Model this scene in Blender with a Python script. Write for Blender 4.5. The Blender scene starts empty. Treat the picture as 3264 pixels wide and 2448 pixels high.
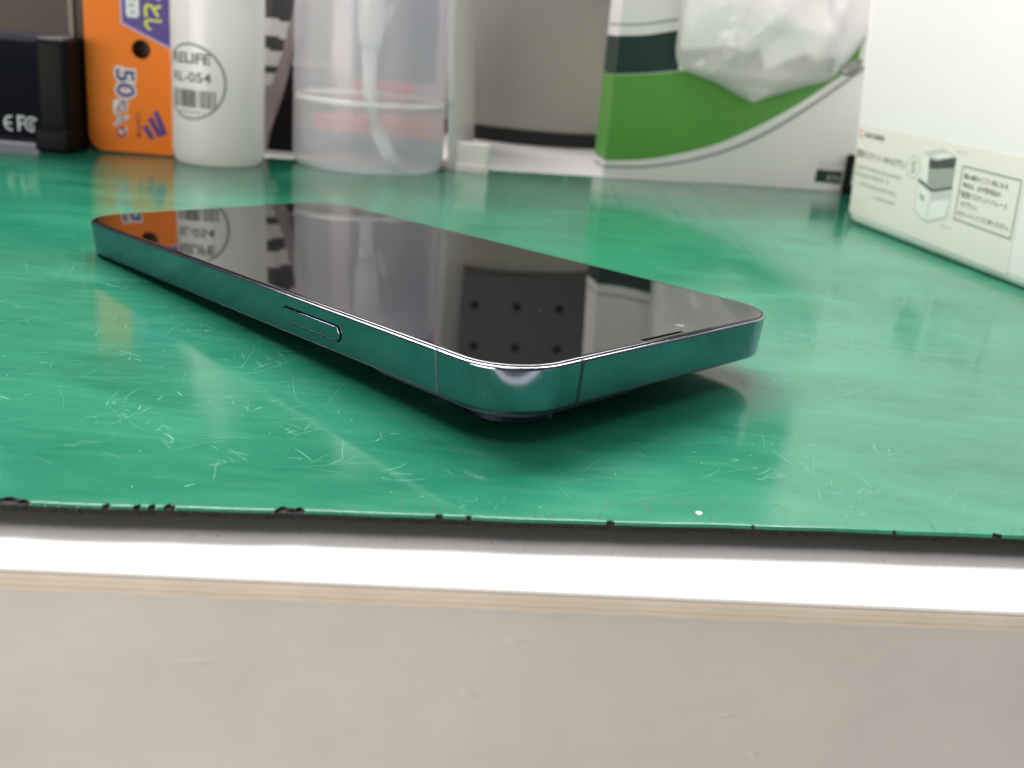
import bpy, math, random
import numpy as np
from mathutils import Matrix, Vector

random.seed(7)
rng = np.random.default_rng(11)
MM = 0.001
scene = bpy.context.scene
col = scene.collection

# ------------------------------------------------------------------ camera
cam_data = bpy.data.cameras.new("camera")
cam = bpy.data.objects.new("camera", cam_data)
col.objects.link(cam)
cam.matrix_world = Matrix((
    (0.996076, -0.088498, 0.0, 0.027435),
    (0.029134, 0.327910, -0.944260, -0.214360),
    (0.083565, 0.940555, 0.329201, 0.059577),
    (0, 0, 0, 1)))
cam_data.sensor_width = 36.0
cam_data.lens = 36.747
cam_data.clip_start = 0.005
cam_data.clip_end = 20.0
cam_data.dof.use_dof = True
cam_data.dof.focus_distance = 0.172
cam_data.dof.aperture_fstop = 26.0
scene.camera = cam

# ------------------------------------------------------------------ world and lamps
world = bpy.data.worlds.new("World")
scene.world = world
world.use_nodes = True
bgn = world.node_tree.nodes["Background"]
bgn.inputs[0].default_value = (0.93, 0.96, 1.0, 1)
bgn.inputs[1].default_value = 0.14


def area_lamp(name, loc, target, sx, sy, power, colour):
    d = bpy.data.lights.new(name, 'AREA')
    d.shape = 'RECTANGLE'
    d.size, d.size_y = sx, sy
    d.energy = power
    d.color = colour
    o = bpy.data.objects.new(name, d)
    col.objects.link(o)
    o.location = loc
    o.rotation_euler = (Vector(target) - Vector(loc)).to_track_quat('-Z', 'Y').to_euler()
    return o


area_lamp("ceiling_lamp", (-0.25, 1.05, 1.15), (-0.02, 0.0, 0), 1.9, 0.45, 68.0, (1.0, 0.945, 0.93))
area_lamp("room_lamp", (-0.25, 0.06, 1.25), (0.03, 0.16, 0.0), 1.6, 0.40, 10.0, (1.0, 0.945, 0.955))
area_lamp("front_fill_lamp", (-0.55, -0.60, -0.03), (0.03, -0.02, 0.0), 0.62, 0.34, 8.0, (1.0, 0.91, 0.81))  # added low fill for warm bounce from front left; no window there

vs = scene.view_settings
vs.view_transform = 'Standard'
vs.look = 'None'
vs.exposure = 0.0
vs.gamma = 1.0
vs.use_curve_mapping = False
scene.cycles.max_bounces = 10
scene.cycles.caustics_reflective = False
scene.cycles.transparent_max_bounces = 16
scene.cycles.sample_clamp_indirect = 6.0

# ------------------------------------------------------------------ helpers
def nodes_of(name):
    m = bpy.data.materials.new(name)
    m.use_nodes = True
    nt = m.node_tree
    return m, nt, nt.nodes, nt.links, nt.nodes["Principled BSDF"]


def P(name, colour, rough=0.5, metal=0.0, ior=1.5, coat=0.0, noise=0.0, nscale=60.0, bump=0.0, bscale=400.0, rnoise=0.0):
    """plain procedural material with a little mottling, relief and uneven gloss"""
    m, nt, N, L, b = nodes_of(name)
    c = (*colour, 1)
    b.inputs["Base Color"].default_value = c
    b.inputs["Roughness"].default_value = rough
    b.inputs["Metallic"].default_value = metal
    b.inputs["IOR"].default_value = ior
    b.inputs["Coat Weight"].default_value = coat
    tc = N.new("ShaderNodeTexCoord")
    if noise or rnoise:
        n = N.new("ShaderNodeTexNoise")
        n.inputs["Scale"].default_value = nscale
        n.inputs["Detail"].default_value = 5
        L.new(tc.outputs["Object"], n.inputs["Vector"])
        if noise:
            mx = N.new("ShaderNodeMix")
            mx.data_type = 'RGBA'
            mx.inputs["A"].default_value = tuple(max(0, v * (1 - noise)) for v in colour) + (1,)
            mx.inputs["B"].default_value = tuple(min(1, v * (1 + noise)) for v in colour) + (1,)
            L.new(n.outputs["Fac"], mx.inputs["Factor"])
            L.new(mx.outputs["Result"], b.inputs["Base Color"])
        if rnoise:
            mr = N.new("ShaderNodeMapRange")
            mr.inputs["To Min"].default_value = max(0, rough - rnoise)
            mr.inputs["To Max"].default_value = rough + rnoise
            L.new(n.outputs["Fac"], mr.inputs["Value"])
            L.new(mr.outputs["Result"], b.inputs["Roughness"])
    if bump:
        n2 = N.new("ShaderNodeTexNoise")
        n2.inputs["Scale"].default_value = bscale
        n2.inputs["Detail"].default_value = 4
        L.new(tc.outputs["Object"], n2.inputs["Vector"])
        bp = N.new("ShaderNodeBump")
        bp.inputs["Strength"].default_value = bump
        bp.inputs["Distance"].default_value = 0.0005
        L.new(n2.outputs["Fac"], bp.inputs["Height"])
        L.new(bp.outputs["Normal"], b.inputs["Normal"])
    return m


def plastic_film(name, colour, see=0.5, trans=0.5, gloss=0.08, rough=0.25, blur=0.0):
    """milky plastic: part clear, part scattering on both sides, thin gloss"""
    m, nt, N, L, b = nodes_of(name)
    N.remove(b)
    out = N["Material Output"]
    if blur:
        clear = N.new("ShaderNodeBsdfRefraction")
        clear.inputs["IOR"].default_value = 1.012
        clear.inputs["Roughness"].default_value = blur
    else:
        clear = N.new("ShaderNodeBsdfTransparent")
    clear.inputs["Color"].default_value = (1, 1, 1, 1)
    df = N.new("ShaderNodeBsdfDiffuse")
    tr = N.new("ShaderNodeBsdfTranslucent")
    gl = N.new("ShaderNodeBsdfGlossy")
    for q in (df, tr):
        q.inputs["Color"].default_value = (*colour, 1)
    gl.inputs["Roughness"].default_value = rough
    m1, m2, m3 = (N.new("ShaderNodeMixShader") for _ in range(3))
    m1.inputs[0].default_value = trans
    L.new(df.outputs[0], m1.inputs[1]); L.new(tr.outputs[0], m1.inputs[2])
    m2.inputs[0].default_value = see
    L.new(m1.outputs[0], m2.inputs[1]); L.new(clear.outputs[0], m2.inputs[2])
    lw = N.new("ShaderNodeLayerWeight"); lw.inputs[0].default_value = 0.5
    pw_ = N.new("ShaderNodeMath"); pw_.operation = 'POWER'; pw_.inputs[1].default_value = 4.0
    ma_ = N.new("ShaderNodeMath"); ma_.operation = 'MULTIPLY_ADD'; ma_.inputs[1].default_value = 0.5; ma_.inputs[2].default_value = gloss * .5
    L.new(lw.outputs["Facing"], pw_.inputs[0]); L.new(pw_.outputs[0], ma_.inputs[0]); L.new(ma_.outputs[0], m3.inputs[0])
    L.new(m2.outputs[0], m3.inputs[1]); L.new(gl.outputs[0], m3.inputs[2])
    L.new(m3.outputs[0], out.inputs["Surface"])
    return m


def link(o, parent=None):
    col.objects.link(o)
    if parent is not None:
        o.parent = parent
    return o


def thing(name, label, cat, loc=(0, 0, 0), group=None, matrix=None):
    o = bpy.data.objects.new(name, None)
    col.objects.link(o)
    o.empty_display_size = 0.01
    if matrix is not None:
        o.matrix_world = matrix
        o["_o"] = (0.0, 0.0, 0.0)
    else:
        o.location = Vector(loc) * MM
        o["_o"] = tuple(float(v) for v in loc)
    o["label"] = label
    o["category"] = cat
    if group:
        o["group"] = group
    return o


def origin_of(p):
    o = np.zeros(3)
    while p is not None:
        if "_o" in p.keys():
            o += np.array(p["_o"][:])
        p = p.parent
    return o


def mesh(name, V, F, mat, parent=None, smooth=False, label=None, kind=None, mats=None, fm=None):
    V = np.asarray(V, float) - origin_of(parent)
    me = bpy.data.meshes.new(name)
    me.from_pydata((V * MM).tolist(), [], [list(map(int, f)) for f in F])
    for m in (mats or [mat]):
        me.materials.append(m)
    if fm is not None:
        for p_, i in zip(me.polygons, fm):
            p_.material_index = int(i)
    if smooth:
        for p_ in me.polygons:
            p_.use_smooth = True
    me.update()
    o = bpy.data.objects.new(name, me)
    link(o, parent)
    if label:
        o["label"] = label
    if kind:
        o["kind"] = kind
    return o


class G:
    """gathers shapes for one mesh"""
    def __init__(s):
        s.V, s.F = [], []

    def add(s, V, F):
        n = len(s.V)
        s.V.extend([tuple(v) for v in V])
        s.F.extend([[i + n for i in f] for f in F])
        return s

    def box(s, lo, hi):
        (a, b, c), (d, e, f) = lo, hi
        V = [(a, b, c), (d, b, c), (d, e, c), (a, e, c), (a, b, f), (d, b, f), (d, e, f), (a, e, f)]
        return s.add(V, [(0, 3, 2, 1), (4, 5, 6, 7), (0, 1, 5, 4), (1, 2, 6, 5), (2, 3, 7, 6), (3, 0, 4, 7)])

    def xform(s, fn):
        s.V = [tuple(fn(*v)) for v in s.V]
        return s

    def build(s, name, mat, parent=None, **k):
        return mesh(name, s.V, s.F, mat, parent, **k)


def loft(rings, cap0=True, cap1=True):
    """rings: list of equal-length closed loops of points"""
    n = len(rings[0])
    V = [p for r in rings for p in r]
    F = []
    for i in range(len(rings) - 1):
        for j in range(n):
            k = (j + 1) % n
            F.append((i * n + j, i * n + k, (i + 1) * n + k, (i + 1) * n + j))
    if cap0:
        F.append(tuple(reversed(range(n))))
    if cap1:
        F.append(tuple(range((len(rings) - 1) * n, len(rings) * n)))
    return V, F


def rrect(hx, hy, r, n=10, support=0.0):
    pts = []
    r = max(r, 1e-3)
    for cx, cy, a0 in ((hx - r, hy - r, 0), (-(hx - r), hy - r, 90), (-(hx - r), -(hy - r), 180), (hx - r, -(hy - r), 270)):
        arc = [(cx + r * math.cos(math.radians(a0 + 90 * i / n)), cy + r * math.sin(math.radians(a0 + 90 * i / n))) for i in range(n + 1)]
        if support:
            t0 = math.radians(a0 - 90); t1 = math.radians(a0 + 180)
            arc = [(arc[0][0] + support * math.cos(t0), arc[0][1] + support * math.sin(t0))] + arc + \
                  [(arc[-1][0] + support * math.cos(t1), arc[-1][1] + support * math.sin(t1))]
        pts += arc
    return pts


def lathe(cx, cy, prof, n=64, cap0=True, cap1=True):
    rings = [[(cx + r * math.cos(2 * math.pi * i / n), cy + r * math.sin(2 * math.pi * i / n), z) for i in range(n)] for r, z in prof]
    return loft(rings, cap0, cap1)


def tube(path, radii, n=16):
    rings = []
    path = [Vector(p) for p in path]
    for i, p in enumerate(path):
        t = (path[min(i + 1, len(path) - 1)] - path[max(i - 1, 0)]).normalized()
        a = t.orthogonal().normalized() if abs(t.z) < 0.9 else Vector((1, 0, 0))
        a = (a - t * a.dot(t)).normalized()
        b = t.cross(a)
        rings.append([tuple(p + (a * math.cos(2 * math.pi * k / n) + b * math.sin(2 * math.pi * k / n)) * radii[i]) for k in range(n)])
    return loft(rings)


def bevel_box(lo, hi, r=0.6, n=3):
    """box with rounded vertical and horizontal edges"""
    cx, cy = (lo[0] + hi[0]) / 2, (lo[1] + hi[1]) / 2
    hx, hy = (hi[0] - lo[0]) / 2, (hi[1] - lo[1]) / 2
    rings = []
    for k in range(n + 1):
        a = math.pi / 2 * k / n
        ins = r * (1 - math.sin(a)); z = lo[2] + r * (1 - math.cos(a))
        rings.append([(cx + x, cy + y, z) for x, y in rrect(hx - ins, hy - ins, r * 1.2 - ins * .9, 4)])
    for k in range(n, -1, -1):
        a = math.pi / 2 * k / n
        ins = r * (1 - math.sin(a)); z = hi[2] - r * (1 - math.cos(a))
        rings.append([(cx + x, cy + y, z) for x, y in rrect(hx - ins, hy - ins, r * 1.2 - ins * .9, 4)])
    return loft(rings)


_txt = {}


def glyphs(body, offset=0.0, spacing=1.0):
    """flat outline of a line of lettering, unit size: (N x 2 points, faces)"""
    key = (body, offset, spacing)
    if key in _txt:
        return _txt[key]
    cu = bpy.data.curves.new("lettering", 'FONT')
    cu.body = body
    cu.size = 1.0
    cu.offset = offset
    cu.space_character = spacing
    cu.resolution_u = 3
    cu.fill_mode = 'BOTH'
    ob = bpy.data.objects.new("lettering", cu)
    col.objects.link(ob)
    dg = bpy.context.evaluated_depsgraph_get()
    me = bpy.data.meshes.new_from_object(ob.evaluated_get(dg))
    V = np.array([v.co[:2] for v in me.vertices]).reshape(-1, 2)
    F = [tuple(p.vertices) for p in me.polygons]
    bpy.data.objects.remove(ob)
    bpy.data.curves.remove(cu)
    bpy.data.meshes.remove(me)
    _txt[key] = (V, F)
    return _txt[key]


def lettering(body, x0, x1, y0, h, fn, offset=0.0, ref=None, lift=0.0, spacing=1.0):
    """fits a line of lettering between x0..x1 with its box bottom at y0 and height h, then maps it with fn(x, y, lift)"""
    V, F = glyphs(body, offset, spacing)
    R_, _ = glyphs(body, ref if ref is not None else offset, spacing)
    mn, mx = R_.min(0), R_.max(0)
    q = (V - mn) / (mx - mn)
    g = G()
    g.add([fn(x0 + (x1 - x0) * a, y0 + h * b, lift) for a, b in q], F)
    return g


def greek(g, x0, x1, y0, h, fn, lift, seed):
    """a line of print too small to read"""
    rr = random.Random(seed)
    x = x0
    while x < x1 - h * .4:
        w = h * rr.choice((.7, .85, .9))
        if rr.random() < .93:
            for k in range(rr.choice((2, 2, 3))):
                yy = y0 + h * (.05 + .8 * rr.random())
                g.add([fn(x + w * .05, yy, lift), fn(x + w * .85, yy, lift), fn(x + w * .85, yy + h * .13, lift), fn(x + w * .05, yy + h * .13, lift)], [(0, 1, 2, 3)])
            for k in range(rr.choice((1, 2))):
                xx = x + w * (.1 + .6 * rr.random())
                g.add([fn(xx, y0, lift + .01), fn(xx + h * .13, y0, lift + .01), fn(xx + h * .13, y0 + h * .9, lift + .01), fn(xx, y0 + h * .9, lift + .01)], [(0, 1, 2, 3)])
        x += w + h * .12
    return g


def poly(pts, fn, lift):
    return G().add([fn(x, y, lift) for x, y in pts], [tuple(range(len(pts)))])


def ribbon(a, b, fn, lift):
    """strip between two polylines of equal length"""
    n = len(a)
    V = [fn(*p, lift) for p in a] + [fn(*p, lift) for p in b]
    return G().add(V, [(i, i + 1, n + i + 1, n + i) for i in range(n - 1)])


def smooth_curve(pts, n=40):
    """Catmull-Rom through 2-D points"""
    p = [np.array(q, float) for q in pts]
    p = [2 * p[0] - p[1]] + p + [2 * p[-1] - p[-2]]
    out = []
    m = len(p) - 3
    for k in range(n + 1):
        t = k / n * m
        i = min(int(t), m - 1)
        t -= i
        a, b, c, d = p[i:i + 4]
        out.append(tuple(0.5 * ((2 * b) + (c - a) * t + (2 * a - 5 * b + 4 * c - d) * t * t + (-a + 3 * b - 3 * c + d) * t ** 3)))
    return out


# ------------------------------------------------------------------ desk (setting surface)
DZ = -3.4
DESK_A, DESK_B = -109.75, 0.0872
def desk_y(x):
    return DESK_A + DESK_B * x

desk_white = P("white_laminate", (0.80, 0.80, 0.775), 0.45, noise=0.03, nscale=30, bump=0.05, bscale=900)
edge_beige = P("aged_edge_band", (0.66, 0.59, 0.50), 0.55, noise=0.2, nscale=90)
# front panel: pale greige foil with shallow dents
panel_mat, nt, N, L, b = nodes_of("greige_panel_foil")
tc = N.new("ShaderNodeTexCoord")
n1 = N.new("ShaderNodeTexNoise"); n1.inputs["Scale"].default_value = 26; n1.inputs["Detail"].default_value = 8; n1.inputs["Roughness"].default_value = 0.62
L.new(tc.outputs["Object"], n1.inputs["Vector"])
mx = N.new("ShaderNodeMix"); mx.data_type = 'RGBA'
mx.inputs["A"].default_value = (0.47, 0.45, 0.425, 1); mx.inputs["B"].default_value = (0.68, 0.655, 0.62, 1)
L.new(n1.outputs["Fac"], mx.inputs["Factor"]); L.new(mx.outputs["Result"], b.inputs["Base Color"])
b.inputs["Roughness"].default_value = 0.42
n2 = N.new("ShaderNodeTexNoise"); n2.inputs["Scale"].default_value = 45; n2.inputs["Detail"].default_value = 3
mp = N.new("ShaderNodeMapping"); mp.inputs["Scale"].default_value = (0.45, 1, 1)
L.new(tc.outputs["Object"], mp.inputs["Vector"]); L.new(mp.outputs["Vector"], n2.inputs["Vector"])
bp = N.new("ShaderNodeBump"); bp.inputs["Strength"].default_value = 0.45; bp.inputs["Distance"].default_value = 0.002
L.new(n2.outputs["Fac"], bp.inputs["Height"]); L.new(bp.outputs["Normal"], b.inputs["Normal"])

desk = thing("desk", "white topped desk with beige edge and greige front panel under the green mat", "desk", (30, -109, DZ))
XL, XR = -520, 560
def fx(x, back, z):  # point measured back from the desk's front edge
    return (x, desk_y(x) + back, z)
g = G()
xs = np.linspace(XL, XR, 40)
rings = [[fx(x, bk, z) for bk, z in ((1.4, DZ - 9), (1.4, DZ - 0.9), (0.5, DZ - 0.45), (0.75, DZ - 0.12), (1.3, DZ), (3, DZ))] + [(x, 640, DZ), (x, 640, DZ - 9)] for x in xs]
g.add(*loft(rings)); g.build("table_top", desk_white, desk, smooth=False)
# layered edge band below the white laminate
rings = []
xs = np.linspace(XL, XR, 420)
for x in xs:
    j = 0.07 * (math.sin(x * .31) + math.sin(x * .83 + 1.2)) + rng.normal(0, .035)
    rings.append([fx(x, 1.38, DZ - 0.93), fx(x, 0.42, DZ - 0.52), fx(x, 0.16, DZ - 0.85), fx(x, 0.20, DZ - 1.15), fx(x, 0.02, DZ - 1.25), fx(x, 0.0, DZ - 1.75 + .3 * j),
                  fx(x, 0.14, DZ - 1.85 + .3 * j), fx(x, 0.02, DZ - 1.95 + .4 * j), fx(x, .08, DZ - 2.5 + j), fx(x, 0.5, DZ - 2.62 + j), fx(x, 1.38, DZ - 2.6)])
g = G(); g.add(*loft(rings)); g.build("edge_band", edge_beige, desk)
g = G()
rings = [[fx(x, .42, DZ - 2.35), fx(x, .42, DZ - 420), fx(x, 14, DZ - 420), fx(x, 14, DZ - 9.2), fx(x, 1.36, DZ - 9.2), fx(x, 1.36, DZ - 2.35)] for x in (XL, XR)]
g.add(*loft(rings)); g.build("front_panel", panel_mat, desk)

g = G()
for bx_, bz_, rx_, rz_, an in ((30.5, -6.9, 1.5, .5, -.1), (25.5, -14.5, 1.4, .5, -.4), (57.5, -16.5, 1.1, .3, .1), (-6.5, -11.4, 3.4, .5, .06), (62, -22, .9, .35, -.3)):
    rings = []
    for f_, h_ in ((1.0, -.01), (.75, .03), (.4, .055), (.05, .065)):
        rg = []
        for k_ in range(16):
            t_ = 2 * math.pi * k_ / 16
            a_, c_ = rx_ * f_ * math.cos(t_), rz_ * f_ * math.sin(t_)
            x_ = bx_ + a_ * math.cos(an) - c_ * math.sin(an); z_ = DZ + bz_ + a_ * math.sin(an) + c_ * math.cos(an)
            rg.append(fx(x_, .42 - h_, z_))
        rings.append(rg)
    g.add(*loft(rings, False, True))
g.build("foil_blisters", panel_mat, desk, smooth=True, kind="stuff")

g = G()
for _ in range(90):
    x_ = rng.uniform(-45, 115); bk_ = 12.6 - abs(rng.normal(0, 2.2)) if rng.random() < .8 else rng.uniform(1.5, 12)
    if abs((x_ + 3) % 29 - 9) > 9 and rng.random() < .6: continue
    r_ = rng.uniform(.03, .11)
    g.add([fx(x_ + r_ * rng.uniform(.7, 2.2) * math.cos(t_), bk_ + r_ * math.sin(t_), DZ + .012) for t_ in (0, 1.1, 2.2, 3.3, 4.4, 5.4)], [(0, 1, 2, 3, 4, 5)])
g.build("grime_specks", P("dark_desk_grime", (0.10, 0.095, 0.09), .8), desk, kind="stuff")

# ------------------------------------------------------------------ green mat
def mat_y(x):
    return -98.55 + 0.1225 * x + .16 * math.sin(x * .11 + .7) + .07 * math.sin(x * .37)
def mat_back(x):
    return 218.0 + 0.226 * x

# green vinyl face
green, nt, N, L, b = nodes_of("worn_green_vinyl")
tc = N.new("ShaderNodeTexCoord")
mp = N.new("ShaderNodeMapping"); mp.inputs["Scale"].default_value = (22, 48, 22); mp.inputs["Rotation"].default_value = (0, 0, 0.3)
L.new(tc.outputs["Object"], mp.inputs["Vector"])
na = N.new("ShaderNodeTexNoise"); na.inputs["Scale"].default_value = 1.0; na.inputs["Detail"].default_value = 7; na.inputs["Roughness"].default_value = 0.62; na.inputs["Distortion"].default_value = 0.7
L.new(mp.outputs["Vector"], na.inputs["Vector"])
cr = N.new("ShaderNodeValToRGB")
cr.color_ramp.elements[0].position = 0.30; cr.color_ramp.elements[0].color = (0.010, 0.150, 0.084, 1)
cr.color_ramp.elements[1].position = 0.72; cr.color_ramp.elements[1].color = (0.030, 0.255, 0.150, 1)
L.new(na.outputs["Fac"], cr.inputs["Fac"])
# rubbed, greyed streaks
mp2 = N.new("ShaderNodeMapping"); mp2.inputs["Scale"].default_value = (60, 420, 60); mp2.inputs["Rotation"].default_value = (0, 0, 0.12)
L.new(tc.outputs["Object"], mp2.inputs["Vector"])
nb = N.new("ShaderNodeTexNoise"); nb.inputs["Scale"].default_value = 1.0; nb.inputs["Detail"].default_value = 6
L.new(mp2.outputs["Vector"], nb.inputs["Vector"])
mr = N.new("ShaderNodeMapRange"); mr.inputs["From Min"].default_value = 0.50; mr.inputs["From Max"].default_value = 0.80; mr.inputs["To Max"].default_value = 0.22
L.new(nb.outputs["Fac"], mr.inputs["Value"])
mx = N.new("ShaderNodeMix"); mx.data_type = 'RGBA'; mx.inputs["B"].default_value = (0.10, 0.33, 0.22, 1)
L.new(mr.outputs["Result"], mx.inputs["Factor"]); L.new(cr.outputs["Color"], mx.inputs["A"])
L.new(mx.outputs["Result"], b.inputs["Base Color"])
rr_ = N.new("ShaderNodeMapRange"); rr_.inputs["From Min"].default_value = 0.3; rr_.inputs["From Max"].default_value = 0.75; rr_.inputs["To Min"].default_value = 0.075; rr_.inputs["To Max"].default_value = 0.17
L.new(na.outputs["Fac"], rr_.inputs["Value"]); L.new(rr_.outputs["Result"], b.inputs["Roughness"])
b.inputs["IOR"].default_value = 1.52
nw = N.new("ShaderNodeTexNoise"); nw.inputs["Scale"].default_value = 38; nw.inputs["Detail"].default_value = 3
L.new(tc.outputs["Object"], nw.inputs["Vector"])
bp = N.new("ShaderNodeBump"); bp.inputs["Strength"].default_value = 0.035; bp.inputs["Distance"].default_value = 0.002
L.new(nw.outputs["Fac"], bp.inputs["Height"]); L.new(bp.outputs["Normal"], b.inputs["Normal"])

rubber = P("black_rubber_core", (0.009, 0.0085, 0.0085), 0.8, noise=0.5, nscale=900, bump=0.7, bscale=2500)
mat_t = thing("work_mat", "scratched glossy green work mat with chipped black front edge lying on the desk", "mat", (20, 50, DZ))
# chips along the front edge: (x from, x to, depth)
chips = [(-33.5, -29.1, 1.25), (-20.6, -19.8, .75), (-17.0, -16.2, .6), (-15.3, -14.5, .7), (-13.5, -12.3, .9), (-0.4, 3.2, 1.0), (19.4, 20.2, .55),
         (23.2, 23.9, .35), (41.1, 42.1, .55), (93.2, 94.6, .6), (79.3, 79.8, .25), (60.2, 60.6, .2), (110, 113, .8), (-60, -56, 1.0)]
XA, XB = -330, 360
xs = list(np.arange(XA, -45, 4.0)) + list(np.arange(-45, 118, 0.12)) + list(np.arange(118, XB + .1, 4.0))
rows = []
chipped = []
for x in xs:
    d = 0.02 * math.sin(x * 3.1) + rng.normal(0, .015)
    for a, c, dep in chips:
        if a < x < c:
            u = (x - a) / (c - a)
            d += dep * min(1, 6 * min(u, 1 - u)) * (0.78 + 0.22 * math.sin(9 * u + a)) + rng.normal(0, .05)
    d = max(d, -0.02)
    chipped.append(d > .1)
    y = mat_y(x) + d
    lip = 0.26 + .03 * math.sin(x * 2.3) + rng.normal(0, .012) if d < .1 else .10
    rows.append([(x, mat_back(x), -0.4), (x, mat_back(x), -0.05), (x, mat_back(x) - .4, 0), (x, (y + mat_back(x)) / 2, 0), (x, y + 4, 0), (x, y + lip + .10, 0), (x, y + lip, -0.004), (x, y + .32 * lip, -0.07), (x, y + .06 * lip, -0.20), (x, y, -0.40)])
V = [p for r in rows for p in r]; k = len(rows[0])
F = [(i * k + j, (i + 1) * k + j, (i + 1) * k + j + 1, i * k + j + 1) for i in range(len(rows) - 1) for j in range(k - 1)]
F = [tuple(reversed(f)) for f in F]
fm = [1 if (chipped[i] or chipped[i + 1]) and j >= 6 else 0 for i in range(len(rows) - 1) for j in range(k - 1)]
gf = mesh("green_face", V, F, None, mat_t, mats=[green, rubber], fm=fm)
for p_ in gf.data.polygons:
    i = p_.index // (k - 1)
    p_.use_smooth = not (chipped[i] or chipped[i + 1])
rings = []
for x in list(np.arange(XA, -45, 4.0)) + list(np.arange(-45, 118, 0.25)) + list(np.arange(118, XB + .1, 4.0)):
    y = mat_y(x)
    j = rng.normal(0, .05, 4) + .05 * math.sin(x * 1.7)
    rings.append([(x, y + 1.6, -0.405), (x, y + .10, -0.41 + .3 * j[3]), (x, y + .02 + j[0], -0.7), (x, y + .05 + j[1], -0.92), (x, y + .02 + j[2], -1.14), (x, y + .4, -1.25 + .4 * j[3]), (x, y + 3, -1.4), (x, y + 14, DZ + .02),
                  (x, mat_back(x), DZ + .02), (x, mat_back(x), -0.405)])
g = G(); g.add(*loft(rings)); g.build("rubber_core", rubber, mat_t)

# wear: pale scratches, dark cracks at the edge and specks, a few rusty rubs
scr = P("pale_scratch_vinyl", (0.14, 0.47, 0.34), 0.5)
scr2 = P("faint_scratch_vinyl", (0.07, 0.40, 0.27), 0.45)
darkm = P("dark_grime", (0.010, 0.03, 0.022), 0.7)
rustm = P("rusty_rub", (0.16, 0.07, 0.045), 0.7)
whitem = P("white_paint_fleck", (0.80, 0.80, 0.76), 0.5)

def stroke(g, pts, w, z):
    pts = [np.array(p, float) for p in pts]
    n = len(pts); V = []
    for i, p in enumerate(pts):
        t = pts[min(i + 1, n - 1)] - pts[max(i - 1, 0)]
        t /= (np.linalg.norm(t) + 1e-9)
        m = np.array([-t[1], t[0]]) * w * (0.25 + 0.75 * math.sin(math.pi * min(1, (i + .35) / (n - .3)))) / 2
        V += [(*(p + m), z), (*(p - m), z)]
    g.add(V, [(2 * i, 2 * i + 1, 2 * i + 3, 2 * i + 2) for i in range(n - 1)])

def scratch(g, x, y, ln, ang, curve, w, z):
    n = 7; pts = [(x, y)]
    for i in range(n - 1):
        ang += curve / n + rng.normal(0, .06)
        x += ln / n * math.cos(ang); y += ln / n * math.sin(ang)
        pts.append((x, y))
    stroke(g, pts, w, z)

ga, gb, gd, gr, gw = G(), G(), G(), G(), G()
def on_mat(x, y, m=1.2):
    return y > mat_y(x) + m and y < mat_back(x) - 3
centres = [(-30, -70), (-22, -58), (-38, -48), (-14, -66), (-5, -74), (4, -82), (-30, -84), (-10, -86), (12, -86), (-48, -30), (-36, -20), (-55, -5)]
for _ in range(46):
    x = rng.uniform(-75, 125); centres.append((x, -94 + rng.gamma(1.9, 27)))
for x0_, y0_ in centres:
    base = rng.uniform(0, 3.1)
    spread_ = rng.uniform(1.5, 6)
    for _ in range(rng.integers(2, 12)):
        x, y = x0_ + rng.normal(0, spread_), y0_ + rng.normal(0, spread_ * .7)
        if not on_mat(x, y, 2.5): continue
        ln = min(14, rng.gamma(1.5, 1.5) + .3)
        big = rng.random()
        scratch(ga if big < .38 else gb, x, y, ln, base + rng.normal(0, .25) + (1.3 if rng.random() < .22 else 0), rng.normal(0, .25) if rng.random() < .8 else rng.normal(0, 1.3), 0.03 + rng.gamma(1.4, .020), 0.010)
        if rng.random() < .15:
            scratch(ga, x, y, ln * .4, rng.uniform(0, 6.2), rng.normal(0, .5), rng.uniform(.04, .10), 0.014)
for _ in range(420):   # long hairlines
    x, y = rng.uniform(-80, 120), rng.uniform(-95, 30)
    if on_mat(x, y, 4):
        scratch(gb, x, y, rng.uniform(4, 18), rng.choice([rng.normal(.15, .3), rng.uniform(0, 3.1)]), rng.normal(0, .15), rng.uniform(.018, .045), 0.006)
for _ in range(140):   # tiny nicks
    x, y = rng.uniform(-75, 115), rng.uniform(-96, 60)
    if on_mat(x, y):
        scratch(ga, x, y, rng.uniform(.15, .5), rng.uniform(0, 6), 0, rng.uniform(.08, .2), 0.016)
x = -40.0
while x < 112:         # fine cracks running in from the edge
    y = mat_y(x)
    if rng.random() < .75:
        ln = rng.choice([.35, .5, .5, .9, 1.6, 2.6])
        stroke(gd, [(x, y + .08), (x + rng.normal(0, .12), y + ln * .5), (x + rng.normal(.12, .2), y + ln)], rng.uniform(.07, .16), 0.012)
    x += rng.uniform(.5, 2.0)
for _ in range(36):
    x, y = rng.uniform(-50, 120), rng.uniform(-90, 90)
    if on_mat(x, y):
        scratch(gd, x, y, rng.uniform(.2, .7), rng.uniform(0, 3), 0, rng.uniform(.1, .25), 0.018)
for _ in range(26):
    x = rng.uniform(34, 66); y = mat_y(x) + rng.normal(6.0, 1.1)
    scratch(gr, x, y, rng.uniform(.3, 1.3), rng.normal(.12, .15), 0, rng.uniform(.06, .2), 0.020)
gw.add([(53.6 + .42 * math.cos(a) * (1 + .25 * math.sin(3 * a)), -88.6 + .5 * math.sin(a), .05 if k else .05) for k, a in enumerate(np.linspace(0, 6.283, 11)[:-1])], [tuple(range(10))])
for _ in range(14):
    x = rng.uniform(-30, 100); y = mat_y(x) + rng.uniform(3, 30)
    scratch(gw, x, y, rng.uniform(.12, .25), rng.uniform(0, 3), 0, rng.uniform(.08, .16), 0.022)
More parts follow.
